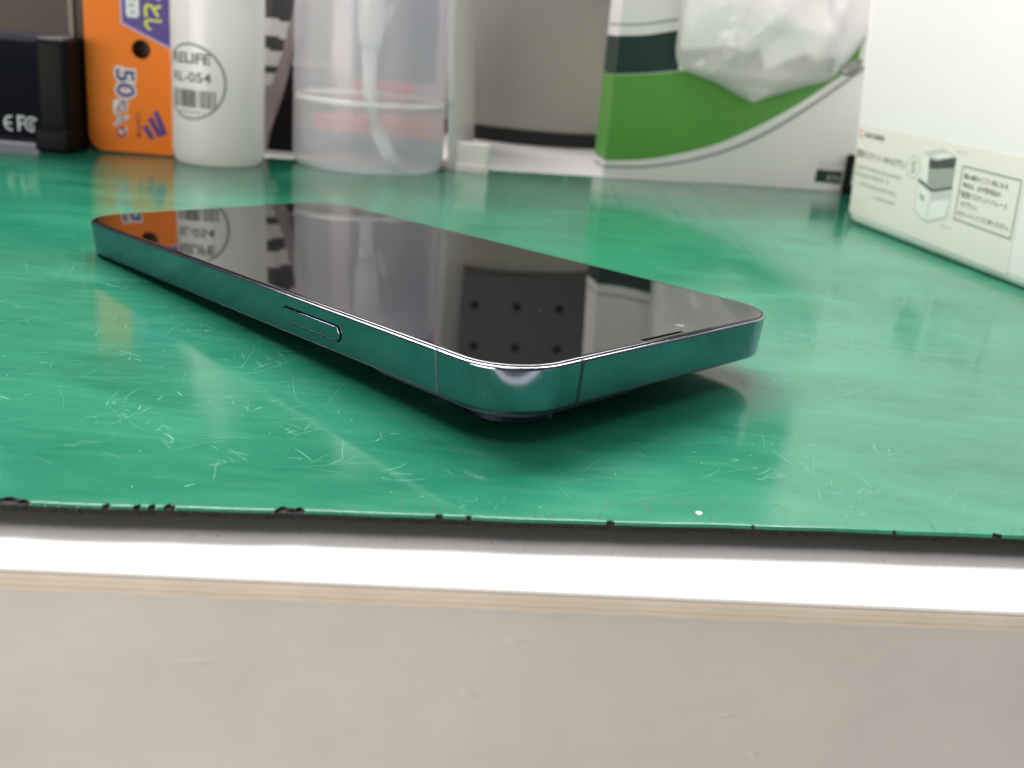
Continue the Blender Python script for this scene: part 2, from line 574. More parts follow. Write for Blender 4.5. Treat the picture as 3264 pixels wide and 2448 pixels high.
for g_, nm, m_ in ((gb, "faint_scratches", scr2), (ga, "pale_scratches", scr), (gd, "dark_cracks", darkm), (gr, "rusty_rubs", rustm), (gw, "paint_flecks", whitem)):
    if nm == "dark_cracks":
        g_.V = [(a, c, d if c > mat_y(a) + .5 else d - .02) for a, c, d in g_.V]
    g_.build(nm, m_, mat_t, kind="stuff")

# ------------------------------------------------------------------ phone
PM = Matrix(((-0.699980, 0.713790, -0.023055, 0), (-0.714162, -0.699616, 0.022597, 0), (0, 0.032283, 0.999479, 0.002345), (0, 0, 0, 1)))
PM = Matrix.Translation((0, 0, 0.00010)) @ Matrix.Rotation(math.radians(-0.25), 4, "X") @ PM
phone = thing("smartphone", "blue steel smartphone lying face up and switched off, propped on its camera bump", "phone", matrix=PM)
HU, HV, RC = 35.75, 73.35, 10.6
steel = P("blue_polished_steel", (0.25, 0.275, 0.345), 0.10, metal=1.0, rnoise=0.04, nscale=160, bump=0.012, bscale=500, noise=.06)
glassm = P("black_display_glass", (0.003, 0.003, 0.0035), 0.020, ior=1.85, rnoise=0.012, nscale=55)
darkgap = P("black_seam", (0.003, 0.003, 0.004), 0.9, ior=1.05)
bandm = P("slate_antenna_resin", (0.045, 0.075, 0.095), 0.38)
backm = P("blue_back_glass", (0.035, 0.055, 0.075), 0.3, ior=1.5)
ringm = P("dark_lens_steel", (0.05, 0.065, 0.085), 0.25, metal=1.0)
lensm = P("lens_glass", (0.004, 0.005, 0.008), 0.03)
sensorm = P("grey_sensor_window", (0.16, 0.165, 0.16), 0.25)

prof = [(2.0, 0.0), (1.6, 0.01), (1.2, 0.05), (0.92, 0.14), (0.74, 0.28), (0.63, 0.46), (0.59, 0.62), (0.58, 0.78), (0.004, 6.95), (0, 7.08), (0.015, 7.17), (0.06, 7.27), (0.14, 7.36), (0.25, 7.42), (0.38, 7.45), (0.48, 7.45), (0.53, 7.42), (0.56, 7.34), (0.57, 7.1)]
rings = [[(x, y, w) for x, y in rrect(HU - i, HV - i, RC - i, 26, .4)] for i, w in prof]
V, F = loft(rings, True, False)
mesh("frame", V, F, steel, phone, smooth=True)
gl_prof = [(0.65, 7.05), (0.65, 7.40), (0.68, 7.52), (0.76, 7.60), (0.90, 7.645), (1.10, 7.66), (1.6, 7.66)]
rings = [[(x, y, w) for x, y in rrect(HU - i, HV - i, RC - i, 26, .4)] for i, w in gl_prof]
V, F = loft(rings, True, True)
mesh("display_glass", V, F, glassm, phone, smooth=True)
rings = [[(x, y, w) for x, y in rrect(HU - i, HV - i, RC - i, 16)] for i, w in ((0.575, 7.0), (0.575, 7.33), (0.645, 7.33), (0.645, 7.0))]
V, F = loft(rings, False, False)
mesh("seal", V, F, darkgap, phone)
# back glass
rings = [[(x, y, w) for x, y in rrect(HU - i, HV - i, RC - i, 16)] for i, w in ((2.1, -0.02), (1.7, -0.03), (1.62, -0.005))]
V, F = loft(rings, True, True)
mesh("back_glass", V, F, backm, phone)
# antenna breaks: slim resin strips wrapped over the frame profile
def antenna(side, pos, name="antenna_band"):
    hw = 0.34
    A, B = [], []
    for i, w in prof[1:18]:
        e = -0.03 + i
        wz = w + (0.012 if w > 7.0 else (-0.012 if w < .5 else 0))
        if side == 'u':
            A.append((HU - e, pos - hw, wz)); B.append((HU - e, pos + hw, wz))
        else:
            A.append((pos - hw, HV - e, wz)); B.append((pos + hw, HV - e, wz))
    n = len(A)
    F = [(i, i + 1, n + i + 1, n + i) for i in range(n - 1)]
    if side == 'v':
        F = [tuple(reversed(f)) for f in F]
    return mesh(name, A + B, F, bandm, phone, smooth=True)
antenna('u', 57.2); antenna('v', 20.6)
# side button
def pill(c0, c1, half, n=14):
    """outline in (v, w) of a pill between v = c0 and c1 at w centre 3.78"""
    wc = 3.78
    pts = [(c1 - half + half * math.cos(a), wc + half * math.sin(a)) for a in np.linspace(-math.pi / 2, math.pi / 2, n)]
    pts += [(c0 + half + half * math.cos(a), wc + half * math.sin(a)) for a in np.linspace(math.pi / 2, 3 * math.pi / 2, n)]
    return pts
HS = lambda w: HU - .58 * (6.95 - w) / 6.17
rings = [[(HS(w) + 0.014, v, w) for v, w in pill(14.6, 32.7, 1.52)], [(HS(w) + 0.016, v, w) for v, w in pill(14.95, 32.35, 1.18)]]
V, F = loft(rings, False, False); mesh("button_slot", V, F, darkgap, phone)
rings = [[(HS(w) + e, v, w) for v, w in pill(14.85 + i, 32.45 - i, 1.28 - i)] for e, i in ((-0.3, 0), (0.16, 0), (0.24, .02), (0.30, .08), (0.325, .18), (0.33, .4))]
V, F = loft(rings, True, True); mesh("side_button", V, F, steel, phone, smooth=True)
# earpiece slot and sensor window
pts = rrect(5.35, 0.42, 0.40, 8)
V, F = loft([[(-0.75 + x, 71.42 + y, 7.655) for x, y in pts], [(-0.75 + x, 71.42 + y, 7.668) for x, y in pts]])
mesh("earpiece_slot", V, F, darkgap, phone)
V, F = lathe(-9.2, 68.6, [(0.85, 7.655), (0.85, 7.667), (0.80, 7.669)], 28)
mesh("sensor_window", V, F, sensorm, phone)
# camera plateau and lenses on the back
cu_, cv_ = HU - 3.2 - 18.2, HV - 3.2 - 19.2
rings = [[(cu_ + x, cv_ + y, w) for x, y in rrect(18.2 - i, 19.2 - i, 9.0 - i, 14)] for i, w in ((0.0, -0.01), (0.0, -1.1), (0.12, -1.45), (0.4, -1.62), (0.9, -1.68))]
bump = mesh("camera_plateau", *loft([list(r) for r in rings]), backm, phone, smooth=False)
for lu, lv in ((22.6, 60.4), (18.5, 44.0), (6.4, 52.0)):
    zc = -3.50
    V, F = lathe(lu, lv, [(7.7, -1.66), (7.7, zc + .3), (7.5, zc + .06), (7.2, zc), (6.4, zc), (6.3, zc + .15)], 48)
    ring = mesh("lens_ring", V, F, ringm, phone, smooth=False)
    V, F = lathe(lu, lv, [(6.25, zc + .5), (6.25, zc + .08), (5.9, zc + .05)], 40)
    mesh("lens", V, F, lensm, ring)
# dust on the display
g = G()
for _ in range(34):
    u, v = rng.uniform(-33, 33), rng.uniform(-70, 70)
    s = rng.uniform(.025, .075)
    g.add([(u + s * math.cos(a), v + s * math.sin(a), 7.668) for a in (0, 1.2, 2.3, 3.5, 4.8)], [(0, 1, 2, 3, 4)])
g.build("dust_specks", P("pale_dust", (0.5, 0.5, 0.48), .8), phone, kind="stuff")

# ------------------------------------------------------------------ black device at the far side
dev_navy = P("navy_black_shell", (0.009, 0.0095, 0.017), 0.75, ior=1.12, noise=.1)
dev_black = P("black_end_cap", (0.005, 0.005, 0.0055), 0.55, ior=1.25, bump=.1, bscale=1500)
print_white = P("white_print", (0.62, 0.62, 0.66), .5)
dev = thing("charger_box", "black plastic electronic box with white safety marks beside the orange card", "device", (-165, 175, 0))
cross = [(168, 3.8), (168, 32.6), (170.5, 37.5), (173, 39.0), (205, 39.0), (205, 3.8)]
V, F = loft([[(x, y, z) for y, z in cross] for x in (-230, -150.6)])
mesh("shell", V, F, dev_navy, dev)
V, F = bevel_box((-150.6, 165.5, 6.0), (-138.6, 206, 39.6), 2.2, 4)
mesh("end_cap", V, F, dev_black, dev, smooth=True)
V, F = bevel_box((-151.4, 163.5, 0.0), (-138.2, 204, 8.6), 1.6, 4)
mesh("foot", V, F, dev_black, dev, smooth=True)
V, F = bevel_box((-230, 170, 0.0), (-206, 204, 3.8), .5, 2)
mesh("foot", V, F, dev_black, dev)
fdev = lambda x, z, l: (x, 168 - .08 - l, z)
# CE mark: two arcs; FC mark: F and double C
def arc_strip(g, cx, cz, r, w, a0, a1, fn, n=18):
    A = [(cx + (r - w / 2) * math.cos(math.radians(a0 + (a1 - a0) * i / n)), cz + (r - w / 2) * math.sin(math.radians(a0 + (a1 - a0) * i / n))) for i in range(n + 1)]
    B = [(cx + (r + w / 2) * math.cos(math.radians(a0 + (a1 - a0) * i / n)), cz + (r + w / 2) * math.sin(math.radians(a0 + (a1 - a0) * i / n))) for i in range(n + 1)]
    q = ribbon(A, B, fn, 0.0)
    g.add(q.V, q.F)
def bar(g, x0, z0, x1, z1, fn, l=0.0):
    g.add([fn(x0, z0, l), fn(x1, z0, l), fn(x1, z1, l), fn(x0, z1, l)], [(0, 1, 2, 3)])
g = G()
arc_strip(g, -167.2, 8.7, 2.35, .8, 90, 270, fdev)
arc_strip(g, -161.2, 8.8, 2.35, .8, 80, 280, fdev)
bar(g, -163.2, 8.4, -161.0, 9.2, fdev, .01)
bar(g, -158.9, 6.3, -158.0, 11.8, fdev); bar(g, -158.0, 10.9, -156.1, 11.8, fdev); bar(g, -158.0, 8.6, -156.7, 9.4, fdev)
arc_strip(g, -153.7, 9.0, 2.35, .7, 40, 320, fdev)
arc_strip(g, -153.5, 9.0, 1.0, .6, 40, 320, fdev)
g.build("safety_marks", print_white, dev)

paper = thing("paper_pad", "pale lilac paper pad lying under the black electronic box", "paper", (-190, 185, DZ))
V, F = bevel_box((-225, 176, DZ), (-154, 215, 1.2), .25, 2)
mesh("paper_stack", V, F, P("lilac_paper", (0.62, 0.60, 0.80), .6), paper)

# ------------------------------------------------------------------ orange card and its brown board
oO = np.array([-136.35, 178.4, 0.0]); od = np.array([29.4, 2.9, 0.0]); od /= np.linalg.norm(od); on_ = np.array([od[1], -od[0], 0])
def ofn(s, z, l=0.0):
    p = oO + od * s + on_ * (0.10 + l)
    return (p[0], p[1], z)
def ofd(s, z, q):  # q = depth behind the front
    p = oO + od * s - on_ * q
    return (p[0], p[1], z)
orange_m = P("orange_coated_card", (0.98, 0.225, 0.02), 0.45, ior=1.25, noise=.03, nscale=25)
purple_m = P("violet_ink", (0.055, 0.022, 0.26), .4)
lilac_m = P("lilac_ink", (0.50, 0.40, 0.75), .4)
yellow_m = P("yellow_ink", (0.72, 0.74, 0.06), .45)
white_ink = P("white_ink", (0.82, 0.82, 0.86), .45)
navy_ink = P("navy_ink", (0.06, 0.05, 0.26), .45)
maroon_ink = P("maroon_ink", (0.30, 0.055, 0.05), .45)
grey_ink = P("grey_ink", (0.30, 0.30, 0.34), .5)
orange = thing("orange_pack", "orange hang card with violet panel and round hole standing by the white bottle", "package", (-122, 181, 0))
# outline with rounded lower corner and a real hole: built as ring of quads around the hole
outl = [(29.3, 0.25)] + [(4.6 - 5.6 * math.sin(a), 6.0 - 5.6 * math.cos(a)) for a in np.linspace(0, math.pi / 2, 10)] + [(-1.0, 78.0), (29.3, 78.0)]
hc = (18.85, 37.6); hr = 3.4
def ray_out(ang):
    dx, dz = math.cos(ang), math.sin(ang)
    best = None
    for i in range(len(outl)):
        (x0, z0), (x1, z1) = outl[i], outl[(i + 1) % len(outl)]
        ex, ez = x1 - x0, z1 - z0
        den = dx * ez - dz * ex
        if abs(den) < 1e-9: continue
        t = ((x0 - hc[0]) * ez - (z0 - hc[1]) * ex) / den
        u = ((x0 - hc[0]) * dz - (z0 - hc[1]) * dx) / den
        if t > 0 and -1e-6 <= u <= 1 + 1e-6 and (best is None or t < best): best = t
    return (hc[0] + dx * best, hc[1] + dz * best)
angs = sorted(set([2 * math.pi * i / 72 for i in range(72)] + [math.atan2(z - hc[1], x - hc[0]) % (2 * math.pi) for x, z in outl]))
inner = [(hc[0] + hr * math.cos(a), hc[1] + hr * math.sin(a)) for a in angs]
outer = [ray_out(a) for a in angs]
n = len(angs)
V = [ofd(*p, 0) for p in inner] + [ofd(*p, 0) for p in outer] + [ofd(*p, .8) for p in inner] + [ofd(*p, .8) for p in outer]
F = []
for i in range(n):
    j = (i + 1) % n
    F += [(i, n + i, n + j, j), (2 * n + i, 2 * n + j, 3 * n + j, 3 * n + i), (n + i, 3 * n + i, 3 * n + j, n + j), (i, j, 2 * n + j, 2 * n + i)]
mesh("hang_card", V, F, orange_m, orange)
poly([(12.2, 77.8), (12.0, 46.0), (29.25, 38.4), (29.25, 77.8)], ofn, 0.0).build("panel_border", lilac_m, orange)
poly([(12.8, 77.5), (12.6, 46.5), (29.25, 39.2), (29.25, 77.5)], ofn, 0.05).build("violet_panel", purple_m, orange)
rot = lambda z0: (lambda x, y, l: ofn(y, z0 - x, l))       # lettering turned to read downwards
for chx, z0 in (("落", 59.3), ("と", 53.6), ("し", 48.4)):
    g = lettering(chx, 0, 4.6 if chx != "し" else 4.0, 20.3, 6.2, rot(z0), offset=.035, ref=.035, lift=.12)
    g.build("yellow_lettering", yellow_m, orange)
# white badge
pts = rrect(2.3, 8.0, 1.2, 5)
poly([(16.3 + x, 56.4 + z) for x, z in pts], ofn, .12).build("badge", white_ink, orange)
g = G(); greek(g, 0, 6.2, 15.0, 2.6, rot(56.0), .2, 5); g.build("badge_print", grey_ink, orange)
# 50 + counter words with outline
for body, x0, x1, y0, h, z0 in (("50", 0, 9.8, 9.7, 6.4, 30.2), ("包入", 0, 9.4, 8.7, 4.7, 19.6), ("り", 0, 3.6, 8.9, 3.6, 9.4)):
    o1 = .085 if body == "50" else .10
    for off_, mat_, lf in ((o1, white_ink, .10), (.022 if body == "50" else .006, navy_ink, .16)):
        g = lettering(body, x0, x1, y0, h, rot(z0), offset=off_, ref=0.0, lift=lf)
        g.build("count_lettering", mat_, orange)
lettering("小林製薬", 0, 9.6, 16.1, 1.9, rot(15.5), offset=.012, lift=.1).build("maker_lettering", maroon_ink, orange)
g = G()
for (x0, z0), (x1, z1), w in (((23.4, 16.2), (26.6, 7.6), 1.7), ((21.2, 13.6), (24.9, 6.9), 1.7), ((19.2, 10.6), (22.0, 5.9), 1.7)):
    bar_ = [(x0 - w / 2, z0 - .5), (x0 + w / 2, z0 + .3), (x1 + w / 2, z1 + .5), (x1 - w / 2, z1 - .3)]
    q = poly(bar_, ofn, .1); g.add(q.V, q.F)
g.build("maker_mark", purple_m, orange)

board = thing("cardboard_backing", "dark brown cardboard tray standing behind the orange card", "cardboard", (-125, 192, 0))
brown_m = P("dark_brown_board", (0.10, 0.075, 0.06), .8, noise=.2, nscale=80)  # the board's own dark brown, mottled at random
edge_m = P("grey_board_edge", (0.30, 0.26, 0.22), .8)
def bfn(s, z, q): return ofd(s, z, q)
g = G()
def slab(g, s0, s1, z0, z1, q0, q1, lean=0.0):
    V = []
    for q in (q0, q1):
        V += [ofd(s0, z0, q), ofd(s1, z0, q), ofd(s1 - lean, z1, q), ofd(s0 - lean, z1, q)]
    g.add(V, [(0, 1, 2, 3), (7, 6, 5, 4), (0, 4, 5, 1), (1, 5, 6, 2), (2, 6, 7, 3), (3, 7, 4, 0)])
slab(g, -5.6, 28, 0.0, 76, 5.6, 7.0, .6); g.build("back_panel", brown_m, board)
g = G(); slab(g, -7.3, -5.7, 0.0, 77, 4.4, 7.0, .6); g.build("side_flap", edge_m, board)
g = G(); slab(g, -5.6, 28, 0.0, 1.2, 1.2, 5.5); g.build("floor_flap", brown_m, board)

# ------------------------------------------------------------------ white bottle with printed ring
bot_m = plastic_film("milky_white_plastic", (0.97, 0.945, 0.935), see=0.10, trans=0.42, gloss=.07, rough=.3)
b1 = thing("dispenser_bottle", "milky white plastic bottle with grey printed ring and barcode", "bottle", (-88.6, 177.4, 0))
bx, by, br = -88.6, 177.4, 16.4
V, F = lathe(bx, by, [(11, 0.6), (13.2, 0.0), (14.6, 0.35), (15.7, 1.5), (16.2, 3.2), (br, 5.5), (br, 30), (br, 66), (16.0, 69.5), (14.5, 72.5), (11.5, 75), (9, 76.2), (8.6, 80)], 72)
mesh("body", V, F, bot_m, b1, smooth=True)
V, F = lathe(bx, by, [(10.2, 77), (10.4, 77.4), (10.4, 92), (9.4, 93.5), (3, 94), (2.2, 104), (1.4, 110)], 40)
mesh("cap", V, F, P("white_cap", (.82, .82, .80), .35), b1, smooth=True)
ink = P("faded_black_ink", (0.13, 0.135, 0.13), .5)
ink2 = P("faded_grey_ink", (0.27, 0.28, 0.27), .5)
view_a = math.atan2(-214.36 - by, 27.43 - bx)   # direction the print is read from: towards the bench front
def cyl(x, z, l=0.0):  # x arc length, growing clockwise seen from the front
    a = view_a + (x - 10.2) / br
    return (bx + (br + .06 + l) * math.cos(a), by + (br + .06 + l) * math.sin(a), z)
g = G()
A = [(13.0 * math.cos(t), 29.3 + 13.0 * math.sin(t)) for t in np.linspace(0, 2 * math.pi, 97)]
B = [(12.15 * math.cos(t), 29.3 + 12.15 * math.sin(t)) for t in np.linspace(0, 2 * math.pi, 97)]
q = ribbon(A, B, cyl, 0.0); g.add(q.V, q.F); g.build("printed_ring", ink2, b1)
lettering("RELIFE", -8.4, 7.6, 35.4, 3.6, cyl, offset=.03).build("brand_lettering", ink, b1)
lettering("RL-054", -8.4, 7.8, 29.2, 3.4, cyl, offset=.02).build("model_lettering", ink, b1)
g = G(); xx = -8.4; k = 0
while xx < 9.6:
    w = random.choice((.22, .22, .45, .66))
    dense = -4 < xx < 1.5
    A = [(xx, 20.6), (xx, 26.6)]; B = [(xx + w * (1.25 if dense else 1), 20.6), (xx + w * (1.25 if dense else 1), 26.6)]
    q = ribbon(A, B, cyl, 0); g.add(q.V, q.F)
    xx += w + random.choice((.2, .3, .45) if not dense else (.16, .2))
g.build("barcode", ink, b1)
g = G(); greek(g, -5.5, 5.5, 18.4, 1.1, cyl, 0, 3); g.build("small_print", ink2, b1)

# ------------------------------------------------------------------ crumpled pouch between the bottles
pw = P("pouch_white", (0.82, 0.78, 0.78), .3, bump=.4, bscale=250)
pd = P("pouch_black_print", (0.07, 0.065, 0.065), .35)
pp = P("pouch_pinkish_foil", (0.42, 0.33, 0.33), .28, bump=.5, bscale=250)
pouch = thing("printed_pouch", "crumpled pouch with black and white printed bands between the two bottles", "pouch", (-90, 217, DZ))
def pouch_xr(z):
    return float(np.interp(z, [DZ, 6, 14, 22, 30, 40, 50, 60, 66], [-82.5, -81.0, -78.5, -75.5, -73.2, -71.2, -70.0, -68.6, -69.0]))
bands = [(62, 70, 0), (51.2, 62, 1), (44.6, 51.2, 0), (39.6, 44.6, 1), (33.6, 39.6, 0), (30.4, 33.6, 1), (25.4, 30.4, 0)]
ns, nz = 46, 70
V, F, fm = [], [], []
for iz in range(nz + 1):
    z = DZ + 2.4 + (66 - 0) * iz / nz
    xr = pouch_xr(z); xl = -118
    for i in range(ns + 1):
        u = (i / ns) ** .6
        x = xl + (xr - xl) * u
        edge = max(0, (x - (xr - 9)) / 9)
        fold = 1.1 * abs(((x - z * .22) * .21) % 2 - 1) + .7 * abs(((x + z * .10) * .37 + .4) % 2 - 1)
        y = 214 + 5.0 * edge ** 2 + fold * (.3 + 1.6 * edge) - 1.5 * math.sin(z / 66 * math.pi)
        V.append((x, y, z))
n1_ = len(V)
for iz in range(nz + 1):
    for i in range(ns + 1):
        x, y, z = V[iz * (ns + 1) + i]
        u = i / ns
        V.append((x, max(y + .3, 224 + 1.5 * math.sin(x * .3)) if u < 1 else y + .05, z))
for lay in (0, 1):
    for iz in range(nz):
        for i in range(ns):
            a = lay * n1_ + iz * (ns + 1) + i
            f = (a, a + 1, a + ns + 2, a + ns + 1)
            F.append(f if lay == 0 else tuple(reversed(f)))
            z = DZ + 2.4 + 66 * (iz + .5) / nz; x = V[a][0]
            xr = pouch_xr(z); m = 2
            zz = z + .10 * (x + 75)
            for lo, hi, mm in bands:
                if lo <= zz < hi and x < xr - 2.6 - .10 * max(0, 50 - z) : m = mm
            fm.append(m)
mesh("pouch_body", V, F, None, pouch, mats=[pw, pd, pp], fm=fm, smooth=True)

blk = thing("black_case", "small black case lying in the gap behind the bottles", "case", (-75, 262, DZ))
V, F = bevel_box((-112, 246, DZ), (-60, 300, 30), 2.5, 3)
mesh("case_body", V, F, dev_black, blk, smooth=True)
V, F = bevel_box((-111, 247, 30.05), (-61, 299, 34), 1.5, 3)
mesh("case_lid", V, F, P("black_case_lid", (0.012, 0.011, 0.011), .4), blk, smooth=True)

# ------------------------------------------------------------------ spray bottle, liquid, tube
sb = thing("spray_bottle", "translucent spray bottle half drained with bent dip tube showing through", "bottle", (-37.6, 206.6, 0))
sx, sy, sr = -37.6, 206.6, 29.6
spr_m = plastic_film("frosted_clear_plastic", (0.97, 0.96, 1.0), see=0.62, trans=0.36, gloss=.05, rough=.25)
V, F = lathe(sx, sy, [(22, 1.4), (25.5, 0.3), (27.6, 0.0), (28.9, 0.9), (29.4, 2.6), (sr, 5), (sr, 64), (29.2, 69), (27.6, 74), (24.5, 79), (20, 82.8), (15.0, 85.2), (13.2, 86.6), (13.0, 92)], 96, True, False)
mesh("body", V, F, spr_m, sb, smooth=True)
liq_m = plastic_film("clear_liquid", (0.80, 0.82, 0.85), see=0.95, trans=.5, gloss=.03, rough=.05)
V, F = lathe(sx, sy, [(24, 3.0), (28.2, 3.2), (28.9, 6), (28.9, 24.4), (28.6, 25.0)], 96, True, True)
mesh("liquid", V, F, liq_m, sb, smooth=False)
V, F = lathe(sx, sy, [(28.95, 24.2), (29.15, 25.4), (28.7, 26.2), (27.6, 25.3), (27.6, 25.05), (28.7, 25.05)], 96, False, False)
mesh("meniscus", V, F, plastic_film("meniscus_glint_white", (0.95, 0.95, 0.95), see=.15, trans=.6), sb, smooth=True)  # bright liquid line put into the colour as a milky white ring
tub_m = plastic_film("milky_tube", (0.93, 0.93, 0.95), see=.12, trans=.5)
V, F = tube([(-37.2, 200, 92), (-37.3, 200, 60), (-37.4, 200, 48), (-37.5, 200, 44)], [5.6, 5.2, 4.6, 3.2], 20)
mesh("pump_housing", V, F, tub_m, sb, smooth=True)
tp = smooth_curve([(0, 0), (1, 1)], 2)
path = [(-37.5, 200, 44), (-37.4, 199.6, 36), (-37.0, 199, 29), (-35.8, 198, 22), (-32.6, 196.5, 14), (-28.6, 194, 7), (-25.6, 192, 3.4)]
V, F = tube(path, [3.0, 2.7, 2.6, 2.6, 2.6, 2.65, 2.7], 18)
mesh("dip_tube", V, F, tub_m, sb, smooth=True)
V, F = lathe(sx, sy, [(15, 88), (15.4, 88.5), (15.4, 104), (14.5, 106), (8, 107), (7.5, 118), (10, 119), (10, 126), (8, 127.5)], 48)
mesh("pump_collar", V, F, P("white_collar", (.82, .82, .82), .35), sb, smooth=True)

# packages seen through the bottle
pk = thing("navy_packet", "pale packet with navy panel and red stripe standing behind the spray bottle", "package", (-34, 262, DZ))
pale = P("pinkish_white_card", (0.66, 0.47, 0.62), .5)
navy = P("navy_card_ink", (0.012, 0.018, 0.15), .6)
red = P("red_card_ink", (0.85, 0.005, 0.04), .6)
V, F = bevel_box((-62, 256, DZ), (-15, 272, 104), .6, 2)
mesh("carton", V, F, pale, pk)
pf = lambda x, z, l=0: (x, 255.9 - l, z)
poly([(-54, 29.5), (-17.0, 29.5), (-17.0, 102), (-54, 102)], pf, 0).build("navy_panel", navy, pk)
poly([(-55, 17), (-27, 17), (-27, 29), (-55, 29)], pf, .02).build("red_stripe", red, pk)
g = G()
for pts in ([(-49, 66), (-46, 66), (-40.5, 48), (-43.5, 48)], [(-43.5, 48), (-40.5, 48), (-36, 60), (-38.5, 62)], [(-49, 74), (-38, 79), (-38, 83), (-49, 78)]):
    q = poly(pts, pf, .1); g.add(q.V, q.F)
g.build("white_marks", P("pale_lilac_ink", (0.62, 0.63, 0.75), .5), pk)
lowb = thing("navy_box", "low navy box with red lid lying behind the spray bottle", "box", (-32, 246, DZ))
V, F = bevel_box((-66, 240, DZ), (-12, 254.5, 7.5), .8, 2); mesh("box_base", V, F, navy, lowb)
V, F = bevel_box((-66.4, 239.6, 7.6), (-11.6, 254.9, 14.5), .8, 2); mesh("box_lid", V, F, red, lowb)

# ------------------------------------------------------------------ white organiser plate
org_m = P("white_organiser_plastic", (0.84, 0.80, 0.785), .3, noise=.02)
org = thing("desk_organiser", "white plastic organiser panel with low lip between spray bottle and grey canister", "organiser", (-4, 240, DZ))
g = G()
r0 = rrect(1.55, 62, 1.3, 5)
rings = [[(-4.9 + x - .052 * z, 274.6 + y, z) for x, y in r0] for z in (DZ, 20, 60, 124)]
g.add(*loft(rings)); g.build("side_panel", org_m, org, smooth=False)
V, F = bevel_box((-3.2, 212.4, DZ), (10.2, 216.2, 11.2), 1.2, 3); mesh("front_lip", V, F, org_m, org, smooth=True)
V, F = bevel_box((-3.3, 209.6, DZ), (10.4, 212.3, 3.0), .9, 3); mesh("lip_foot", V, F, org_m, org, smooth=True)

# ------------------------------------------------------------------ grey canister
can = thing("grey_canister", "matte grey canister with black base ring behind the organiser", "canister", (26, 394, DZ))
can_m = P("warm_grey_paint", (0.42, 0.42, 0.345), .6, ior=1.3, noise=.03, nscale=20)
cx_, cy_, R_ = 27.0, 412.0, 60.0
V, F = lathe(cx_, cy_, [(R_ - 1, 4.2), (R_, 5.0), (R_, 40), (R_, 73.5), (R_ - .4, 74)], 96)
mesh("body", V, F, can_m, can, smooth=True)
V, F = lathe(cx_, cy_, [(R_ - 2.2, DZ), (R_ + .2, DZ + .3), (R_ + .2, 3.9), (R_ - .5, 4.15)], 96)
mesh("base_ring", V, F, P("black_base_rubber", (0.008, 0.008, 0.008), .6), can, smooth=False)
V, F = lathe(cx_, cy_, [(R_ - .8, 74.05), (R_ + .6, 74.3), (R_ + .6, 77.4), (R_ - 1, 78)], 96)
mesh("rim", V, F, P("dark_grey_rim", (0.10, 0.095, 0.08), .5), can, smooth=False)

# ------------------------------------------------------------------ pegboard at the back
peg_m = P("grey_pegboard_paint", (0.125, 0.132, 0.125), .5, noise=.03, nscale=10)
peg = thing("pegboard", "grey perforated board standing along the back of the desk", "pegboard", (0, 480, DZ))
pitch = 28.5; PY = 478.0
x0, z0 = -8.0 - pitch * 10.5, 120.0 - pitch * 4.5
V, F = [], []
nxp, nzp, K = 22, 13, 16
for ix in range(nxp):
    for iz in range(nzp):
        a, c = x0 + ix * pitch, z0 + iz * pitch
        lo = max(c, DZ)
        b0 = len(V)
        hx_, hz_ = a + pitch / 2, c + pitch / 2
        if hz_ - 3 < DZ: continue
        for k in range(K):
            t = 2 * math.pi * (k + .5) / K
            V.append((hx_ + 2.9 * math.cos(t), PY, hz_ + 2.9 * math.sin(t)))
        for k in range(K):
            t = 2 * math.pi * (k + .5) / K
            m = max(abs(math.cos(t)), abs(math.sin(t)))
            V.append((hx_ + pitch / 2 * round(math.cos(t) / m, 6), PY, max(lo, hz_ + pitch / 2 * math.sin(t) / m)))
        for k in range(K):
            t = 2 * math.pi * (k + .5) / K
            V.append((hx_ + 2.9 * math.cos(t), PY + 3, hz_ + 2.9 * math.sin(t)))
        cs = len(V)
        V += [(a, PY, lo), (a + pitch, PY, lo), (a + pitch, PY, c + pitch), (a, PY, c + pitch)]
        for k in range(K):
            j = (k + 1) % K
            F.append((b0 + k, b0 + K + k, b0 + K + j, b0 + j))
            F.append((b0 + k, b0 + j, b0 + 2 * K + j, b0 + 2 * K + k))
        for k, ci in ((1, 2), (5, 3), (9, 0), (13, 1)):
            F.append((b0 + K + k, cs + ci, b0 + K + k + 1))
mesh("perforated_sheet", V, F, peg_m, peg)
g = G(); g.box((x0, PY + 12, DZ), (x0 + nxp * pitch, PY + 16, z0 + nzp * pitch)); g.build("backing_board", P("dark_backing", (0.02, 0.02, 0.02), .8), peg)

carton = thing("brown_carton", "dull brown carton standing behind the black electronic box", "carton", (-240, 330, DZ))
V, F = bevel_box((-330, 300, DZ), (-150, 380, 120), 1.0, 2); mesh("carton_body", V, F, P("dull_brown_carton", (0.095, 0.078, 0.066), .8, noise=.08, nscale=15), carton)
V, F = G().box((-330, 299.85, 78), (-150, 299.95, 84)).V, G().box((-330, 299.85, 78), (-150, 299.95, 84)).F
mesh("tape", V, F, P("brown_tape", (0.20, 0.15, 0.11), .3), carton)

